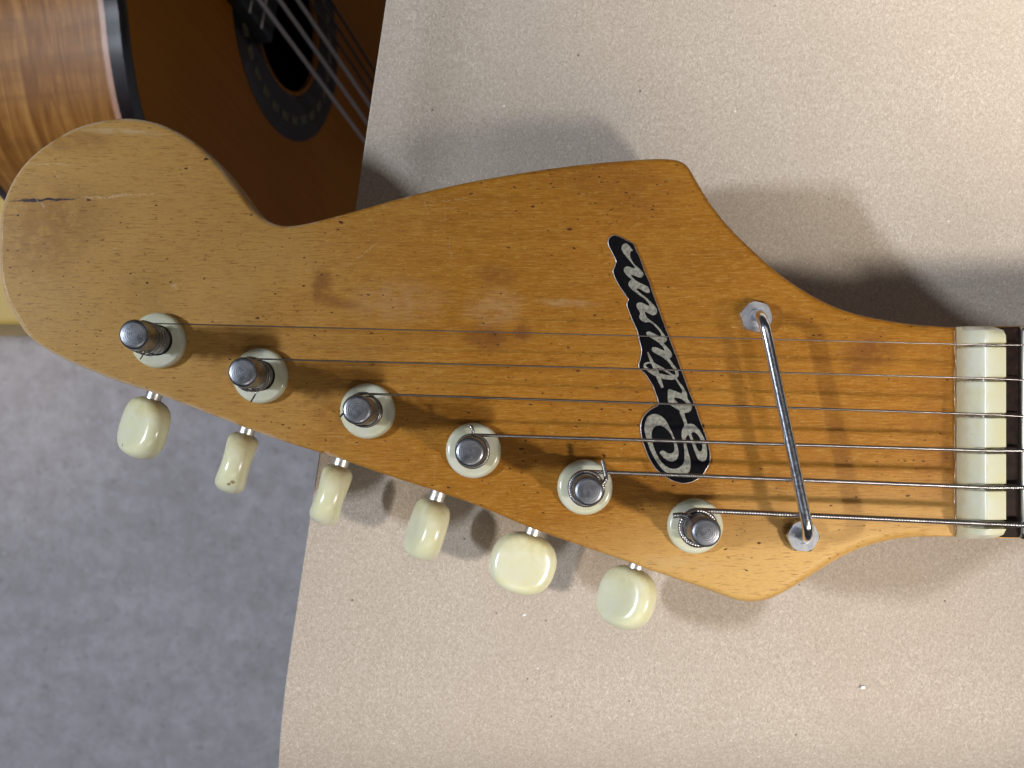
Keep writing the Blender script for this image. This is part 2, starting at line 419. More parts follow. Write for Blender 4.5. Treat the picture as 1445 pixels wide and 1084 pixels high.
M_bench = mat_simple("bench_plywood", (.34, .22, .12), .6, 0, .25, .05, .2)
M_bind = mat_simple("dark_binding", (.018, .012, .014), .22, 0, .3, .1, .0, Coat_Weight=.5)
M_pink = mat_simple("pale_purfling", (.50, .27, .19), .35, 0, .1, .1, .0)
M_teal = mat_simple("greenish_purfling", (.075, .085, .065), .35, 0, .1, .1, .0)
M_mosaic = mat_simple("rosette_tile", (.16, .15, .075), .4, 0, .25, .2, .0)
M_ebony = mat_simple("black_fingerboard", (.012, .011, .013), .4, 0, .3, .2, .1)
M_nylon = mat_simple("nylon_string", (.72, .69, .72), .25, 0, .05, .2, .0)
M_neckw = mat_simple("brown_neck_wood", (.20, .085, .03), .35, 0, .2, .03, .1)
M_yellow = mat_simple("pale_yellow_wood", (1.0, .66, .17), .5, 0, .1, .01, .1)
M_flake = mat_simple("white_flake", (.85, .85, .85), .6, 0, .05, 1.0)

# ------------------------------------------------------------------ setting: floor, bench, paper
ZF = -790.0
put("floor", mesh("floor", [(-3500, -3500, ZF), (3500, -3500, ZF), (3500, 3500, ZF), (-3500, 3500, ZF)], [(0, 1, 2, 3)], False), M_floor, kind="structure")

ZP = -30.0
eA, eB = P(545, 0, ZP), P(400, 985, ZP)
def edge_x(y): return eA.x + (y - eA.y) * (eB.x - eA.x) / (eB.y - eA.y)
YR, RR = P(0, 935, ZP).y, 38.0            # the sheet turns down over the rounded front of the bench
def roll(s_, r):                          # s_ distance along sheet beyond YR (positive = towards viewer)
    a = s_ / RR
    if s_ <= 0: return YR - s_, 0.0
    if a < math.pi/2: return YR - RR*math.sin(a), -RR*(1-math.cos(a))
    return YR - RR, -RR - (s_ - RR*math.pi/2)
import mathutils.noise as mn
def paper_z(X, y, dz): return ZP + dz + .45*mn.noise(Vector((X*.02, y*.03, dz*.02))) + .12*mn.noise(Vector((X*.09, y*.05, 3)))
def build_paper():
    xs = [0, .4] + [i*2.0 for i in range(1, 18)] + [36 + i*4.5 for i in range(0, 48)]
    ss_ = [-(i*4.0) for i in range(72, 0, -1)] + [i*2.5 for i in range(0, 40)]
    vs_, fs = [], []
    for s_ in ss_:
        y, dz = roll(s_, RR)
        for x in xs:
            X = edge_x(YR - s_) + x
            z = paper_z(X, y, dz)
            # soft creases near the left edge, towards the far side
            if x < 45 and y > 15:
                z += .7*math.exp(-((x-10-2*math.sin(y*.06))/5.0)**2)*min(1, (y-15)/25) - .4*math.exp(-((x-20)/6.0)**2)*min(1, (y-15)/25)
            vs_.append((X, y, z))
    n = len(xs)
    for i in range(len(ss_)-1):
        for j in range(n-1): fs.append((i*n+j, i*n+j+1, (i+1)*n+j+1, (i+1)*n+j))
    me = mesh("kraft_paper_sheet", vs_, fs)
    if me.polygons[0].normal.z < 0: me.flip_normals()
    o = put("kraft_paper_sheet", me, M_paper, label="brown kraft paper sheet covering the bench and turning down over its front edge", category="paper sheet")
    md = o.modifiers.new("thickness", 'SOLIDIFY'); md.thickness = .00035; md.offset = -1
build_paper()
def build_bench():
    e = empty("workbench", (330, 150, ZF), label="workbench under the brown kraft paper with a rounded front edge", category="workbench")
    prof = []; zt = ZP - 1.6; r = 36.2
    for k in range(9):
        a = math.pi/2*k/8; prof.append((YR - r*math.sin(a), zt - r*(1-math.cos(a))))
    prof += [(YR - r, zt - 60), (420, zt - 60), (420, zt)]
    vs_ = []; n = len(prof)
    for y, z in prof: vs_.append((edge_x(y) + 5, y, z))
    for y, z in prof: vs_.append((900, y, z))
    fs = [tuple(range(n)), tuple(range(n, 2*n))[::-1]] + [(i, (i+1) % n, n+(i+1) % n, n+i) for i in range(n)]
    put("bench_top", sharp(mesh("bench_top", vs_, fs)), M_bench, e)
    lg = box("bench_leg", -35, 35, -35, 35, 0, -ZF + zt - 60.2, 3)
    for x, y in ((210, -30), (210, 370), (840, -30), (840, 370)): put("bench_leg", lg, M_bench, e, T((x, y, ZF)))
build_bench()

# ------------------------------------------------------------------ the electric guitar (headstock end)
G = empty("electric_guitar", (0, 0, -14), label="amber wooden electric guitar headstock with six tuners and a black script emblem", category="electric guitar")
HO = [(0, 360), (1, 318), (6, 288), (22, 252), (45, 223), (75, 200), (110, 181), (147, 171), (186, 168), (225, 175), (258, 190), (286, 209), (311, 234), (336, 265),
      (358, 294), (378, 311), (400, 319), (428, 317), (470, 307), (510, 296), (570, 279), (650, 260), (740, 244), (820, 233), (900, 226), (942, 225), (961, 229), (972, 238),
      (983, 257), (1001, 286), (1027, 319), (1061, 353), (1101, 388), (1150, 420), (1200, 441), (1260, 454), (1310, 460), (1352, 463)]
HB = [(1352, 757), (1315, 757), (1271, 760), (1232, 768), (1193, 783), (1154, 806), (1118, 829), (1086, 845), (1058, 849), (1034, 845), (993, 830), (907, 801), (884, 792), (762, 750),
      (680, 716), (612, 692), (541, 669), (472, 645), (400, 623), (339, 601), (232, 560), (166, 538), (133, 525), (100, 511), (66, 493), (40, 473), (23, 447), (9, 420), (2, 392)]
ol = [P(a, b, -1.2) for a, b in HO]; ob = [P(a, b, -1.2) for a, b in HB]
path = cr(ob + ol, 6)[:]                      # open curve from lower nut corner round to upper nut corner
path = [(p.x, p.y) for p in path]
xe = P(1352, 0).x
path += [(xe + 5.5, path[-1][1]), (xe + 5.5, path[0][1])]
def rim(p):
    if p.x > xe - 6: return .35
    return .75 + .75*max(0, min(1, (p.x - 20)/40))*max(0, min(1, (-p.y - 5)/20))
hs = slab("headstock", path, 0, -13.5, 1.5, 2.5, 5, rim)
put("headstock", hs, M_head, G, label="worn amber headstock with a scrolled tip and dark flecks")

# neck, fingerboard, frets
y1, y0 = P(0, 463).y + .1, P(0, 757).y - .1
def neck_section(x, yo0, yo1, z_top, depth, n=16):
    c = (yo0+yo1)/2; h = (yo1-yo0)/2
    return [(x, c + h*math.cos(math.pi*k/n), z_top - depth*math.sin(math.pi*k/n)**.75) for k in range(n+1)]
secs = []
for x, ex, dp in ((xe+1.8, 0, 13.5), (xe+14, .1, 15), (xe+40, .5, 16.5), (xe+140, 2.0, 18)):
    secs.append(neck_section(x, y0-ex, y1+ex, 2.4, dp))
nv = [v for s in secs for v in s]; nn = len(secs[0]); nf = []
for i in range(len(secs)-1):
    for j in range(nn-1): nf.append((i*nn+j, i*nn+j+1, (i+1)*nn+j+1, (i+1)*nn+j))
    nf.append((i*nn+nn-1, i*nn, (i+1)*nn, (i+1)*nn+nn-1))
nf += [tuple(range(nn)), tuple((len(secs)-1)*nn+j for j in range(nn))[::-1]]
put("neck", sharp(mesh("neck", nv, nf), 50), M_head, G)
x_nut1 = P(1421, 0, 6.4).x
fb = slab("fingerboard", [(x_nut1-.3, y0+.3), (xe+140, y0-1.8), (xe+140, y1+1.8), (x_nut1-.3, y1-.3)], 5.2, 2.45, .4, 0, 3)
FB = put("fingerboard", sharp(fb), M_rose, G)
xz = P(1441, 0, 6).x + 1.0
for x in (xz, xz+36, xz+70, xz+102):
    if x > xe+138: continue
    yy0, yy1 = y0 + .4 - (x-xz)*.013, y1 - .4 + (x-xz)*.013
    put("fret", tube("fret", [(x, yy0, 5.3), (x, yy0+.8, 5.65), (x, yy1-.8, 5.65), (x, yy1, 5.3)], 1.15, 12), M_fret, FB)
# nut with six slots
SY = [(487, 487), (534, 537), (585, 588), (636, 636), (688, 688), (739, 741)]
SR = [.125, .165, .215, .34, .44, .58]
ZN = 7.1
slot_y = [P(1400, (a+b)/2, ZN).y for a, b in SY]
M_nut = mat_cream("aged_nut_plastic", (.70, .705, .58), .4, slots=list(zip(slot_y, SR)))
def build_nut():
    xa, xr, xb = P(1349, 0, 0).x, P(1393, 0, 7.6).x, P(1420.5, 0, 7.0).x
    ya, yb = P(0, 757, 0).y - .25, P(0, 463, 0).y + .15
    ys = sorted(set([ya + (yb-ya)*k/40 for k in range(41)] + [s + d for s, r in zip(slot_y, SR) for d in (-r-.32, -r-.12, -r*.6, 0, r*.6, r+.12, r+.32)]))
    vs_, fs = [], []
    for y in ys:
        e = min(y-ya, yb-y)/2.6; f = 1 - max(0, 1-e)**2.4
        zr = 3.0 + 4.7*f**.5 if f > 0 else 3.0
        dip = 0
        for s, r in zip(slot_y, SR):
            d = abs(y-s)
            if d < r + .13: dip = max(dip, .75 + r)
        z_r, z_t = zr - dip, (zr - .55) - dip*1.0
        xbk = xb - .9*(1-f)
        prof = [(xa, -.2), (xa+.05, 1.0), (xa+.5, 1.0 + (z_r-1)*.32), (xa+(xr-xa)*.55, 1+(z_r-1)*.72), (xr-.35, z_r-.22), (xr, z_r), (xr+.4, z_r-.05), (xbk-.5, z_t), (xbk-.12, z_t-.12), (xbk, z_t-.5), (xbk, 2.0)]
        vs_ += [(x, y, z) for x, z in prof]
    n = 11
    for i in range(len(ys)-1):
        for j in range(n-1): fs.append((i*n+j, i*n+j+1, (i+1)*n+j+1, (i+1)*n+j))
    fs += [tuple(range(n)), tuple((len(ys)-1)*n+j for j in range(n))[::-1]]
    put("nut", sharp(mesh("nut", vs_, fs), 40), M_nut, G, label="cream plastic nut with six string slots")
    gp = cr([(xa-.15+.12*math.sin(i*1.7), ya+.6+(yb-ya-1.2)*i/14, .05) for i in range(15)], 4)
    put("glue_line", tube("glue_line", gp, [.28+.12*math.sin(i*.9) for i in range(len(gp))], 6), M_glue, G)
build_nut()

# tuners
BUSH = [(221, 480), (366, 530), (518, 580), (668, 636), (826, 688), (982, 743)]
BTN = [(203, 604, 44), (334, 653, 80), (467, 698, 82), (602, 747, 70), (738, 795, -8), (884, 843, 44)]
PR, PZ = 2.8, 17.2
bush_me = lathe("bushing", [(5.45, -.5), (5.5, .5), (5.46, 1.1), (5.3, 1.55), (5.0, 1.85), (4.5, 2.0), (3.3, 2.08), (3.1, 2.1), (3.0, 1.6), (3.0, -.5)], 48, False)
post_me = lathe("tuning_post", [(PR*.98, -12), (PR*.98, 3.0), (PR*.95, 3.6), (PR*.95, 10.0), (PR, 10.6), (PR, PZ-.7), (PR-.12, PZ-.35), (PR-.4, PZ-.1), (PR-.8, PZ), (PR*.45, PZ+.07), (.9, PZ+.1), (.3, PZ+.11), (.05, PZ+.11)], 40)
def button_mesh():
    nr, na = 16, 48; vs_, fs = [], []
    def ring(r, side):
        L = []
        for j in range(na):
            a = 2*math.pi*j/na; c, s = math.cos(a), math.sin(a); q = 2/2.35
            ux = math.copysign(abs(c)**q, c)*r; uy = math.copysign(abs(s)**q, s)*r
            th = 2.9 + 1.25*min(1, uy*uy)*(1-.25*ux*ux) + .2*min(1, ux*ux)
            t = th*max(0, 1 - r**5.0)**.5
            L.append((ux*7.0, uy*6.5, side*t))
        return L
    rs = [.08, .2, .35, .5, .62, .72, .8, .86, .91, .945, .97, .986, .996, 1.0]
    rings = [ring(r, 1) for r in rs] + [ring(r, -1) for r in rs[::-1][1:]]
    for rg in rings: vs_ += rg
    for i in range(len(rings)-1):
        for j in range(na):
            k = (j+1) % na; fs.append((i*na+j, i*na+k, (i+1)*na+k, (i+1)*na+j))
    fs += [tuple(range(na))[::-1], tuple((len(rings)-1)*na+j for j in range(na))]
    return mesh("button", vs_, fs)
btn_me = button_mesh()
shaft_me = lathe("button_shaft", [(1.68, 0), (1.68, 13), (1.5, 13.4)], 24)
house_me = box("gear_housing", -6, 6, -9, 5, -6.5, -.05, .8)
ZB = -14.6
ax = Vector((-.30, -.954, 0)).normalized()         # direction of every button shaft (away from the wood)
side = Vector((0, 0, 1)).cross(ax)
BL = ["cream button turned half on its side, at the scrolled tip", "cream button seen edge on above the grey floor", "cream button seen edge on across the paper's edge", "cracked cream button seen edge on",
      "cream button lying flat with a bright streak", "cream button turned half on its side, nearest the nut"]
C_post = []
for i in range(6):
    c = P(*BUSH[i], 2.0); C_post.append(c)
    rz = Matrix.Rotation(random.uniform(0, 6.28), 3, 'Z')
    po = put("tuning_post", post_me, M_post, G, T((c.x, c.y, 0), rz))
    put("bushing", bush_me, M_bush, po, T((c.x, c.y, 0), rz))
    bc = P(BTN[i][0], BTN[i][1], ZB)
    ro = math.radians(BTN[i][2])
    # local x: width, y: along the shaft, z: face normal (rolled towards the left)
    yv = -ax; zv = (Vector((0, 0, 1))*math.cos(ro) + Vector((-side.x, -side.y, 0))*(math.sin(ro) if side.x > 0 else -math.sin(ro))).normalized()
    xv = yv.cross(zv); R3 = Matrix((xv, yv, zv)).transposed()
    put("button", btn_me, M_cream, po, T(bc, R3), label=BL[i])
    s0 = bc - ax*(6.2 + 11)
    zz = ax; yy = Vector((0, 0, 1)); xx = yy.cross(zz)
    put("button_shaft", shaft_me, M_shaft, po, T(s0, Matrix((xx, yy, zz)).transposed()))
    put("gear_housing", house_me, M_chrome, po, T((c.x, c.y, -13.5), Matrix.Rotation(math.atan2(ax.y, ax.x) + math.pi/2, 3, 'Z')))

# string tree: bent chrome bar held by two hexagonal nuts
tA, tB = P(1068, 447, 2), P(1134, 757, 2)
def hexnut(rot):
    vs_, fs = [], []
    prof = [(3.30, 0, 0), (3.42, 0, .1), (3.42, 0, 1.6)]
    n = 6; m = 48
    def hexr(a): a = (a + rot) % (math.pi/3) - math.pi/6; return 3.42*math.cos(math.pi/6)/math.cos(a)
    rings = [(lambda a: hexr(a), 0), (lambda a: hexr(a), 1.6), (lambda a: min(hexr(a), 3.3), 1.75), (lambda a: min(hexr(a)*.97, 3.0), 2.0), (lambda a: 2.0, 2.0), (lambda a: 1.62, 2.0), (lambda a: 1.5, 1.5)]
    for f, z in rings:
        for j in range(m):
            a = 2*math.pi*j/m - rot; r = f(a); vs_.append((r*math.cos(a), r*math.sin(a), z))
    for i in range(len(rings)-1):
        for j in range(m):
            k = (j+1) % m; fs.append((i*m+j, i*m+k, (i+1)*m+k, (i+1)*m+j))
    fs.append(tuple((len(rings)-1)*m+j for j in range(m)))
    return sharp(mesh("hex_nut", vs_, fs), 28)
d = (tB - tA); d.z = 0; d.normalize()
ZT = 8.0
def at(p, off, z): q = p + d*off; return Vector((q.x, q.y, z))
bar = cr([at(tA, 0, -3), at(tA, 0, 2), at(tA, 0, 4.2), at(tA, .55, 6.1), at(tA, 1.8, 7.4), at(tA, 3.8, ZT), at(tA, 12, ZT+.1)] +
         [at(tB, -12, ZT+.1), at(tB, -3.6, ZT), at(tB, -1.7, 7.4), at(tB, -.5, 6.1), at(tB, 0, 4.2), at(tB, 0, 2), at(tB, 0, -3)], 6)
TR = put("string_tree", tube("string_tree", bar, 1.08, 18), M_chrome, G, label="bent chrome bar holding down the strings")
put("hex_nut", hexnut(.25), M_zinc, TR, T((tA.x, tA.y, 0)))
put("hex_nut", hexnut(.05), M_zinc, TR, T((tB.x, tB.y, 0)))

# strings with their windings round the posts
TURN = [3.5, 2.5, 2.25, 2.0, 1.8, 1.12]
ZLO = [5.0, 5.5, 5.5, 5.6, 5.2, 5.0]
ZHI = [12.5, 10.5, 9.0, 7.8, 7.2, 6.3]
TAIL = [((207, 492, 10.5), (204, 497, 10), (198, 507, 9)), ((364, 549, 8.5), (360, 557, 8), (354, 567, 7)), ((484, 584, 8), (480, 588, 7.5)), ((668, 613, 8.5), (666, 604, 8.7), (663, 601, 8.4)),
        ((855, 676, 7.0), (853, 662, 6.6), (850, 650, 6.4)), ((972, 729, 8.2), (962, 727, 8.4), (950, 728, 8.2))]
for i in range(6):
    c, r = C_post[i], SR[i]; R = PR*.96 + r + .05
    if i < 3: R = PR + r + .02
    pts = []
    for tp in reversed(TAIL[i]): pts.append(P(*tp))
    n = int(TURN[i]*28)
    hel = []
    for k in range(n+1):
        a = math.pi/2 + 2*math.pi*TURN[i]*(1 - k/n)
        z = ZHI[i] + (ZLO[i]-ZHI[i])*k/n
        wob = (.16*math.sin(k*.35+i) + .12*math.sin(k*.13+2*i)) * (1.3 if i < 3 else .3)
        hel.append(Vector((c.x + (R+abs(wob))*math.cos(a), c.y + (R+abs(wob))*math.sin(a), z)))
    pts = cr(pts + [hel[0]], 5)[:-1] + hel
    p_end = hel[-1]
    nutp = P(1397, SY[i][0], ZN); pe_y = P(1445, SY[i][1], 6.9).y
    # height under the bar
    t0 = (SY[i][0] - 447)/310.0; xb_ = tA.x + (tB.x-tA.x)*t0 + .4
    f = (xb_ - p_end.x)/(nutp.x - p_end.x)
    zb = ZT - 1.1 - r
    barp = Vector((xb_, p_end.y + (nutp.y-p_end.y)*f, zb))
    zr_ = 5.65 + 1.15 + r
    run = [barp, nutp, Vector((xz, pe_y, zr_)), Vector((xe+139, pe_y + (pe_y)*.03, zr_+.5))]
    prev = p_end
    for q in run:
        L = (q-prev).length; m = max(2, int(L/3.0))
        for k in range(1, m+1): pts.append(prev.lerp(q, k/m))
        prev = q
    rad = r
    if i >= 3:                                   # wound strings: real ridges
        pitch = (.34, .42, .52)[i-3]; sub = 5
        cum = [0]
        for a_, b_ in zip(pts, pts[1:]): cum.append(cum[-1] + (b_-a_).length)
        N = int(cum[-1]/pitch*sub); np_, rad, j = [], [], 0
        for k in range(N+1):
            s_ = cum[-1]*k/N
            while j < len(cum)-2 and cum[j+1] < s_: j += 1
            np_.append(pts[j].lerp(pts[j+1], (s_-cum[j])/max(1e-9, cum[j+1]-cum[j])))
            rad.append(r*(1.0 - (.07, .10, .14)[i-3]*(.5-.5*math.cos(2*math.pi*k/sub))))
        pts = np_
    put("string", tube("string", pts, rad, 8), M_wire if i < 3 else M_wound, G)

# emblem: black plate with silver script
def G1(o, s, L): return [(o[0] + x/s, o[1] + y/s) for x, y in L]
A1, A2, A3, A4, Z1, Z4 = (850, 325), (880, 400), (890, 480), (895, 570), 10.84, 9.033
plate = (G1(A1, Z1, [(85, 210), (85, 165), (100, 122), (130, 90), (180, 72), (240, 82), (310, 115), (390, 158), (460, 190), (490, 225), (520, 300), (570, 400), (620, 530), (660, 650), (720, 780)]) +
         G1(A2, Z1, [(440, 110), (490, 250), (550, 410), (600, 560), (650, 690), (700, 815), (740, 930), (785, 1050)]) +
         G1(A3, Z1, [(720, 290), (770, 430), (830, 590), (890, 760), (960, 930)]) +
         G1(A4, Z4, [(800, 80), (830, 180), (880, 310), (920, 420), (950, 520), (970, 630), (972, 720), (950, 790), (920, 840), (885, 895), (830, 950), (760, 990), (690, 1012), (620, 1018), (540, 1002), (470, 975), (400, 935), (340, 890), (270, 830), (225, 760), (180, 680), (148, 600), (115, 510), (90, 410), (80, 300), (95, 205), (140, 130), (200, 75), (260, 38), (295, 20)]) +
         G1(A3, Z1, [(422, 965), (410, 900), (380, 820), (340, 710), (280, 610), (220, 520), (150, 460), (120, 410), (120, 360), (140, 310), (155, 240), (165, 160), (150, 80)]) +
         G1(A2, Z1, [(255, 940), (235, 860), (215, 760), (190, 690), (130, 560), (80, 430), (50, 350), (50, 290), (70, 245), (30, 190)]) +
         G1(A1, Z1, [(330, 960), (260, 860), (210, 770), (175, 690), (160, 620), (180, 560), (205, 490), (200, 450), (160, 370), (110, 270)]))
def XY(L, n=3): return [(p.x, p.y) for p in cr([(*P(a, b, .5).to_2d(), 0) for a, b in L], n, True)]
pl = XY(plate, 3)
EB = put("emblem_plate", sharp(slab("emblem_plate", pl, .42, -.15, .08, 0, 2), 50), M_plate, G, label="black script emblem reading up the headstock")
cen = Vector((sum(p[0] for p in pl)/len(pl), sum(p[1] for p in pl)/len(pl)))
def inset(pp, d_):
    out = []; n = len(pp)
    ar = sum(pp[i][0]*pp[(i+1) % n][1]-pp[(i+1) % n][0]*pp[i][1] for i in range(n)); sg = 1 if ar > 0 else -1
    for i in range(n):
        t = (Vector(pp[(i+1) % n]) - Vector(pp[i-1])).normalized(); out.append((pp[i][0] - t.y*d_*sg, pp[i][1] + t.x*d_*sg))
    return out
put("emblem_enamel", flat("emblem_enamel", [inset(pl, .12)], .43, .05), M_black, EB)
n_l = (G1(A1, Z1, [(465, 310), (440, 320), (425, 350), (425, 400), (450, 460), (490, 520), (560, 585), (610, 635), (628, 675), (612, 712), (575, 725), (530, 710), (480, 690), (440, 682), (460, 720), (500, 760), (570, 805), (650, 840), (700, 870), (722, 915), (725, 950), (700, 960), (650, 945), (590, 910), (545, 890), (520, 900), (550, 935), (610, 985), (670, 1030)]) +
       G1(A2, Z1, [(420, 290), (470, 340), (505, 390), (510, 440), (490, 475), (445, 487), (400, 470), (350, 440), (325, 435), (335, 480), (370, 535), (430, 580), (500, 635), (560, 700), (610, 770), (645, 820), (660, 850), (655, 880), (620, 905), (612, 918)]) +
       G1(A3, Z1, [(555, 105), (605, 165), (630, 215), (625, 255), (590, 280), (545, 305), (500, 270), (440, 235), (380, 205), (335, 170), (320, 140), (330, 115), (360, 108), (410, 118), (460, 140), (500, 158), (515, 155), (500, 115)]) +
       G1(A2, Z1, [(560, 930), (520, 895), (470, 865), (420, 835), (370, 800), (345, 770), (355, 745), (390, 737), (440, 755), (500, 785), (550, 805), (575, 795), (565, 760), (530, 710), (480, 655), (430, 610), (390, 590), (350, 597), (310, 590), (265, 560), (240, 525), (240, 490), (255, 465), (235, 420), (205, 370), (197, 330), (215, 300), (260, 292), (310, 310), (360, 335), (390, 340), (385, 310), (350, 265), (300, 220), (240, 180), (190, 140), (130, 95), (85, 45)]) +
       G1(A1, Z1, [(400, 820), (410, 785), (440, 755), (425, 735), (380, 695), (340, 645), (328, 600), (345, 565), (385, 553), (430, 565), (475, 582), (500, 580), (480, 545), (430, 480), (370, 410), (320, 345), (295, 290), (300, 240), (330, 210), (370, 203), (410, 235), (440, 275)]))
a_o = G1(A3, Z1, [(575, 755), (640, 765), (700, 785), (750, 808), (780, 810), (790, 780), (820, 755), (840, 780), (862, 830), (868, 890), (890, 925), (925, 970), (933, 1020), (925, 1065), (905, 1092), (860, 1112), (810, 1110), (740, 1075), (650, 1020), (590, 980), (568, 920), (568, 830)])
a_h = G1(A3, Z1, [(665, 885), (700, 880), (760, 895), (810, 925), (845, 960), (845, 985), (790, 985), (730, 965), (690, 930)])
s_o = G1(A4, Z4, [(325, 620), (350, 597), (385, 600), (420, 625), (460, 632), (500, 615), (512, 570), (505, 500), (485, 430), (455, 370), (410, 320), (360, 285), (310, 275), (265, 290), (235, 325), (220, 380), (225, 440), (235, 500), (255, 570), (290, 650), (330, 720), (380, 775), (430, 810), (490, 828), (550, 820), (600, 790), (630, 750), (640, 700), (640, 630), (635, 560), (625, 490), (605, 420), (605, 360), (620, 310), (640, 275), (625, 220), (600, 160), (578, 95), (628, 100),
              (645, 160), (665, 210), (680, 255), (720, 252), (770, 270), (820, 320), (860, 380), (890, 440), (915, 520), (928, 600), (925, 670), (910, 715), (880, 735), (840, 725), (805, 690), (780, 630), (755, 560), (725, 480), (705, 420), (685, 395), (660, 430), (655, 470), (670, 540), (690, 620), (712, 700), (720, 770), (710, 840), (680, 885), (600, 902), (500, 900), (420, 880), (360, 835), (300, 760), (250, 680), (200, 580), (170, 490), (145, 400), (130, 320), (140, 240), (170, 170), (220, 135), (280, 130), (340, 155), (400, 210), (440, 280), (475, 350), (505, 420), (535, 490), (555, 560), (565, 620), (555, 680), (525, 720), (480, 735), (430, 725), (380, 690), (345, 650)])
s_h = G1(A4, Z4, [(728, 372), (760, 360), (800, 385), (840, 445), (865, 520), (868, 575), (845, 608), (820, 600), (790, 545), (760, 470), (735, 410)])
put("lettering", flat("lettering", [XY(n_l, 3)], .50, .04), M_silver, EB)
put("lettering", flat("lettering", [XY(a_o, 3), XY(a_h, 3)], .50, .045), M_silver, EB)
put("lettering", flat("lettering", [XY(s_o, 3), XY(s_h, 3)], .50, .04), M_silver, EB)
def ribbon(name, L, z0):
    q = cr([(*P(*[A3[0]+x/Z1, A3[1]+y/Z1], .5).to_2d(), wd/Z1/PX/2) for x, y, wd in L], 6)
    vs_, fs = [], []; n = len(q)
    for i, p in enumerate(q):
        t = (q[min(i+1, n-1)] - q[max(i-1, 0)]); t.z = 0; t.normalize()
        z = z0 + .0008*i
        vs_ += [(p.x - t.y*p.z, p.y + t.x*p.z, z), (p.x + t.y*p.z, p.y - t.x*p.z, z)]
    for i in range(n-1): fs.append((2*i, 2*i+1, 2*i+3, 2*i+2))
    me = mesh(name, vs_, fs, False)
    if me.polygons[0].normal.z < 0: me.flip_normals()
    return me
put("lettering", ribbon("lettering", [(335, 352, 28), (270, 347, 25), (218, 372, 35), (225, 420, 42), (290, 470, 50), (370, 515, 60), (460, 550, 70), (560, 570, 65), (650, 575, 62), (705, 540, 52), (695, 470, 45), (640, 390, 42), (565, 290, 46)], .548), M_silver, EB)
put("lettering", ribbon("lettering", [(335, 355, 36), (400, 395, 40), (480, 435, 35), (560, 485, 30), (620, 525, 30), (680, 550, 20)], .63), M_silver, EB)
put("lettering", ribbon("lettering", [(258, 184, 10), (285, 245, 34), (322, 330, 45), (360, 400, 55), (400, 500, 60), (430, 590, 60), (455, 650, 52), (485, 728, 34)], .67), M_silver, EB)
put("lettering", ribbon("lettering", [(690, 590, 24), (730, 650, 30), (780, 720, 36), (815, 785, 46)], .72), M_silver, EB)

# ------------------------------------------------------------------ classical guitar standing beyond the bench
tilt = math.radians(74)
nG = Vector((math.sin(tilt), 0, math.cos(tilt))); vG = Vector((math.cos(tilt), 0, -math.sin(tilt)))   # top's normal; down the slope
uG = Vector((0, 1, 0))
dG = 700.0; kG = dG/(DC*PX)
OG = Vector(((407-NX)*kG, -(32-NY)*kG, DC - dG))
aG = Vector((-.262, .313, .913)); aG = (aG - nG*aG.dot(nG)).normalized(); bG = nG.cross(aG).normalized()
if bG.dot(-uG) < 0: bG = -bG
def W(a, b, h=0.0): return OG + aG*a + bG*b + nG*h
def on_plane(px, py, h):
    r = Vector(((px-NX)/(DC*PX), -(py-NY)/(DC*PX), -1)); o = Vector((0, 0, DC)); q = OG + nG*h
    t = (q-o).dot(nG)/r.dot(nG); p = o + r*t - OG
    return p.dot(aG), p.dot(bG)
CG = empty("classical_guitar", tuple(W(-300, -40, -45)), label="brown classical guitar standing below the bench with an orange top and inlaid rosette", category="classical guitar")
half = [(167, 0), (166, 38), (157, 64), (139, 86), (128, 105), (111, 126), (90, 137), (60, 141), (20, 133), (-20, 121), (-60, 119), (-100, 130), (-140, 143), (-180, 148), (-220, 144), (-260, 128), (-295, 98), (-315, 55), (-322, 0)]
full = half + [(a, -b) for a, b in half[-2:0:-1]]
gout = [(p.x, p.y) for p in cr([(a, b, 0) for a, b in full], 5, True)]
Mg = Matrix((aG, bG, aG.cross(bG))).transposed().to_4x4()
sgn = 1 if aG.cross(bG).dot(nG) > 0 else -1
def gm(me):      # plane mesh (a,b,h) -> world
    for v in me.vertices:
        p = v.co/S; v.co = W(p.x, p.y, p.z)*S
    bm = bmesh.new(); bm.from_mesh(me); bmesh.ops.recalc_face_normals(bm, faces=bm.faces); bm.to_mesh(me); bm.free(); return me
circ = lambda r, n=48: [(r*math.cos(2*math.pi*k/n), r*math.sin(2*math.pi*k/n)) for k in range(n)]
def gobj(name, me, mat, parent, **kw):
    """mesh given in guitar axes, object placed by matrix so its texture follows the guitar"""
    M3 = Matrix((aG, bG, nG)).transposed().to_4x4()
    return put(name, me, mat, parent, Matrix.Translation(OG*S) @ M3, **kw)
def band(name, outl, h0, h1, off0=0.0, off1=0.0):
    o0, o1 = inset(outl, off0), inset(outl, off1); n = len(outl)
    return mesh(name, [(x, y, h0) for x, y in o0] + [(x, y, h1) for x, y in o1], [(i, (i+1) % n, n+(i+1) % n, n+i) for i in range(n)])
DB = 88
gobj("soundboard", flat("soundboard", [inset(gout, 6.0), circ(36)], -2.5, 2.5), M_top, CG)
gobj("side", band("side", gout, -6, -DB), M_rib, CG, label="glossy figured brown side of the guitar")
gobj("back", flat("back", [inset(gout, .3)], -DB, 1.5), M_rib, CG)
gobj("lining", band("lining", inset(gout, 3), -2, -DB+2), M_neckw, CG)
def strip(name, o0, o1, h, t):
    n = len(gout); a_, b_ = inset(gout, o0), inset(gout, o1)
    vs_ = [(x, y, h) for x, y in a_] + [(x, y, h) for x, y in b_] + [(x, y, h-t) for x, y in a_] + [(x, y, h-t) for x, y in b_]
    fs = []
    for i in range(n):
        j = (i+1) % n; fs += [(i, j, n+j, n+i), (i, 2*n+i, 2*n+j, j), (n+i, n+j, 3*n+j, 3*n+i)]
    return sharp(mesh(name, vs_, fs), 40)
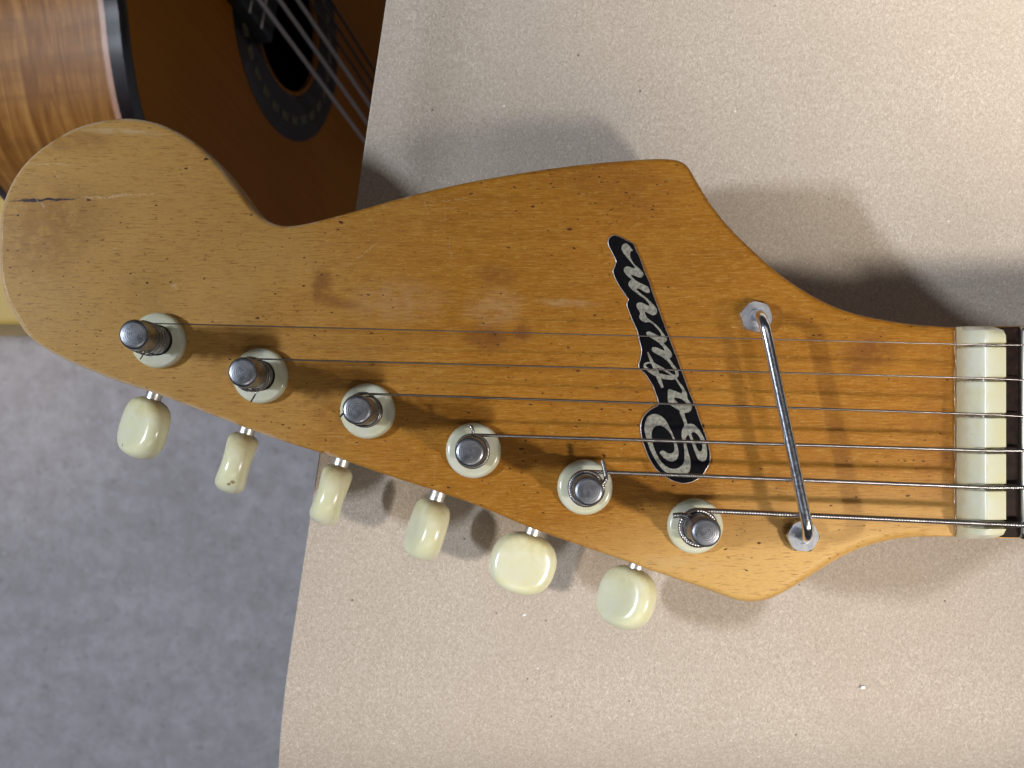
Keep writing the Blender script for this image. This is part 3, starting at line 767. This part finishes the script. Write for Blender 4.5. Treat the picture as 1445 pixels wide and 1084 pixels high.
gobj("binding", strip("binding", -.3, 5.0, .4, 6.5), M_bind, CG)
gobj("purfling", strip("purfling", 5.05, 7.0, .35, 2), M_teal, CG)
gobj("side_purfling", band("side_purfling", inset(gout, -.25), -6.2, -8.8), M_pink, CG)
gobj("back_binding", band("back_binding", inset(gout, -.3), -DB+4, -DB-.4), M_bind, CG)
RO = gobj("rosette", flat("rosette", [circ(62, 64), circ(38, 64)], 0, .35), M_bind, CG)
tile = flat("mosaic_tile", [[(-2.2, -3.6), (2.2, -3.1), (2.2, 3.1), (-2.2, 3.6)]], 0, .25)
for k in range(28):
    a = 2*math.pi*k/28
    M3 = Matrix((aG, bG, nG)).transposed().to_4x4()
    put("mosaic_tile", tile, M_mosaic, RO, Matrix.Translation(W(51*math.cos(a), 51*math.sin(a), .38)*S) @ M3 @ Matrix.Rotation(a, 4, 'Z'))
gobj("soundhole_lip", strip("soundhole_lip", 0, 0, 0, 0) if False else band("soundhole_lip", circ(36, 48), -.1, -2.5), M_pink, CG)
# neck, fingerboard and frets towards the upper left
FBc = gobj("fingerboard", sharp(slab("fingerboard", [(25, -30), (25, 30), (470, 26), (470, -26)], 7.0, .4, .6, 0, 2)), M_ebony, CG)
for k in range(21):
    a = 470 - (650*(1 - 2**(-(k+1)/12)))
    if a < 28: break
    hw = 26 + 4*(470-a)/423 - .3
    gobj("fret", tube("fret", [(a, -hw, 7.1), (a, hw, 7.1)], .9, 6), M_fret, FBc)
gobj("neck", sharp(slab("neck", [(120, -30), (120, 30), (470, 26), (470, -26)], .35, -20, 0, 8, 4)), M_neckw, CG)
gobj("peghead", sharp(slab("peghead", [(471, -26), (490, -36), (660, -38), (660, 38), (490, 36), (471, 26)], -2, -20, 1, 1, 2)), M_neckw, CG)
gobj("bridge", sharp(slab("bridge", [(-150, -90), (-178, -90), (-178, 90), (-150, 90)], 8, .1, 2, 0, 3)), M_ebony, CG)
# strings, fitted through the three nearest ones the photograph shows
HS_ = 11.0
p00, p01 = on_plane(366, 0, HS_), on_plane(517, 203, HS_)
p10, p11 = on_plane(420, 0, HS_), on_plane(523, 151, HS_)
def lin(p, q, a): return p[1] + (q[1]-p[1])*(a-p[0])/(q[0]-p[0])
for k in range(6):
    f = k/2.0
    ends = []
    for a in (-160, 470):
        b0, b1 = lin(p00, p01, a), lin(p10, p11, a)
        f = min(k, 2)/2.0 + max(0, k-2)*.33
        ends.append((a, b0 + (b1-b0)*f, HS_))
    gobj("string", tube("string", ends, (.75, .75, .75, .5, .55, .62)[k]*1.6, 8), M_nylon if k < 3 else M_bind, CG)

# yellow block on the floor at the far left edge
yk = 900.0; kk = yk/(DC*PX)
xr_, yb_, yt_ = (34-NX)*kk, -(452-NY)*kk, 330
YB = empty("yellow_box", (xr_-130, (yb_+yt_)/2, ZF), label="blurred pale yellow box behind the headstock's rounded tip", category="box")
put("box_body", box("box_body", xr_-260, xr_, yb_, yt_, ZF+.5, DC-yk-22, 4), M_yellow, YB)
put("lid", box("lid", xr_-263, xr_+3, yb_-3, yt_+3, DC-yk-21.5, DC-yk, 4), M_yellow, YB)

# crumbs on the paper
def flake(px, py, r, lab, seed):
    random.seed(seed); c = P(px, py, ZP); pz = paper_z(c.x, c.y, 0)
    o = [(c.x + r*random.uniform(.5, 1.1)*math.cos(k*.785)*1.5, c.y + r*random.uniform(.5, 1.1)*math.sin(k*.785)) for k in range(8)]
    put("paint_flake", slab("paint_flake", o, pz+.16, pz-.1, .06, 0, 2), M_flake, label=lab, category="flake", group="white flakes on the paper")
flake(1218, 970, .55, "white flake lying on the bare paper at lower right", 3)
flake(740, 868, .32, "tiny white flake on the paper just below the flat round button", 5)
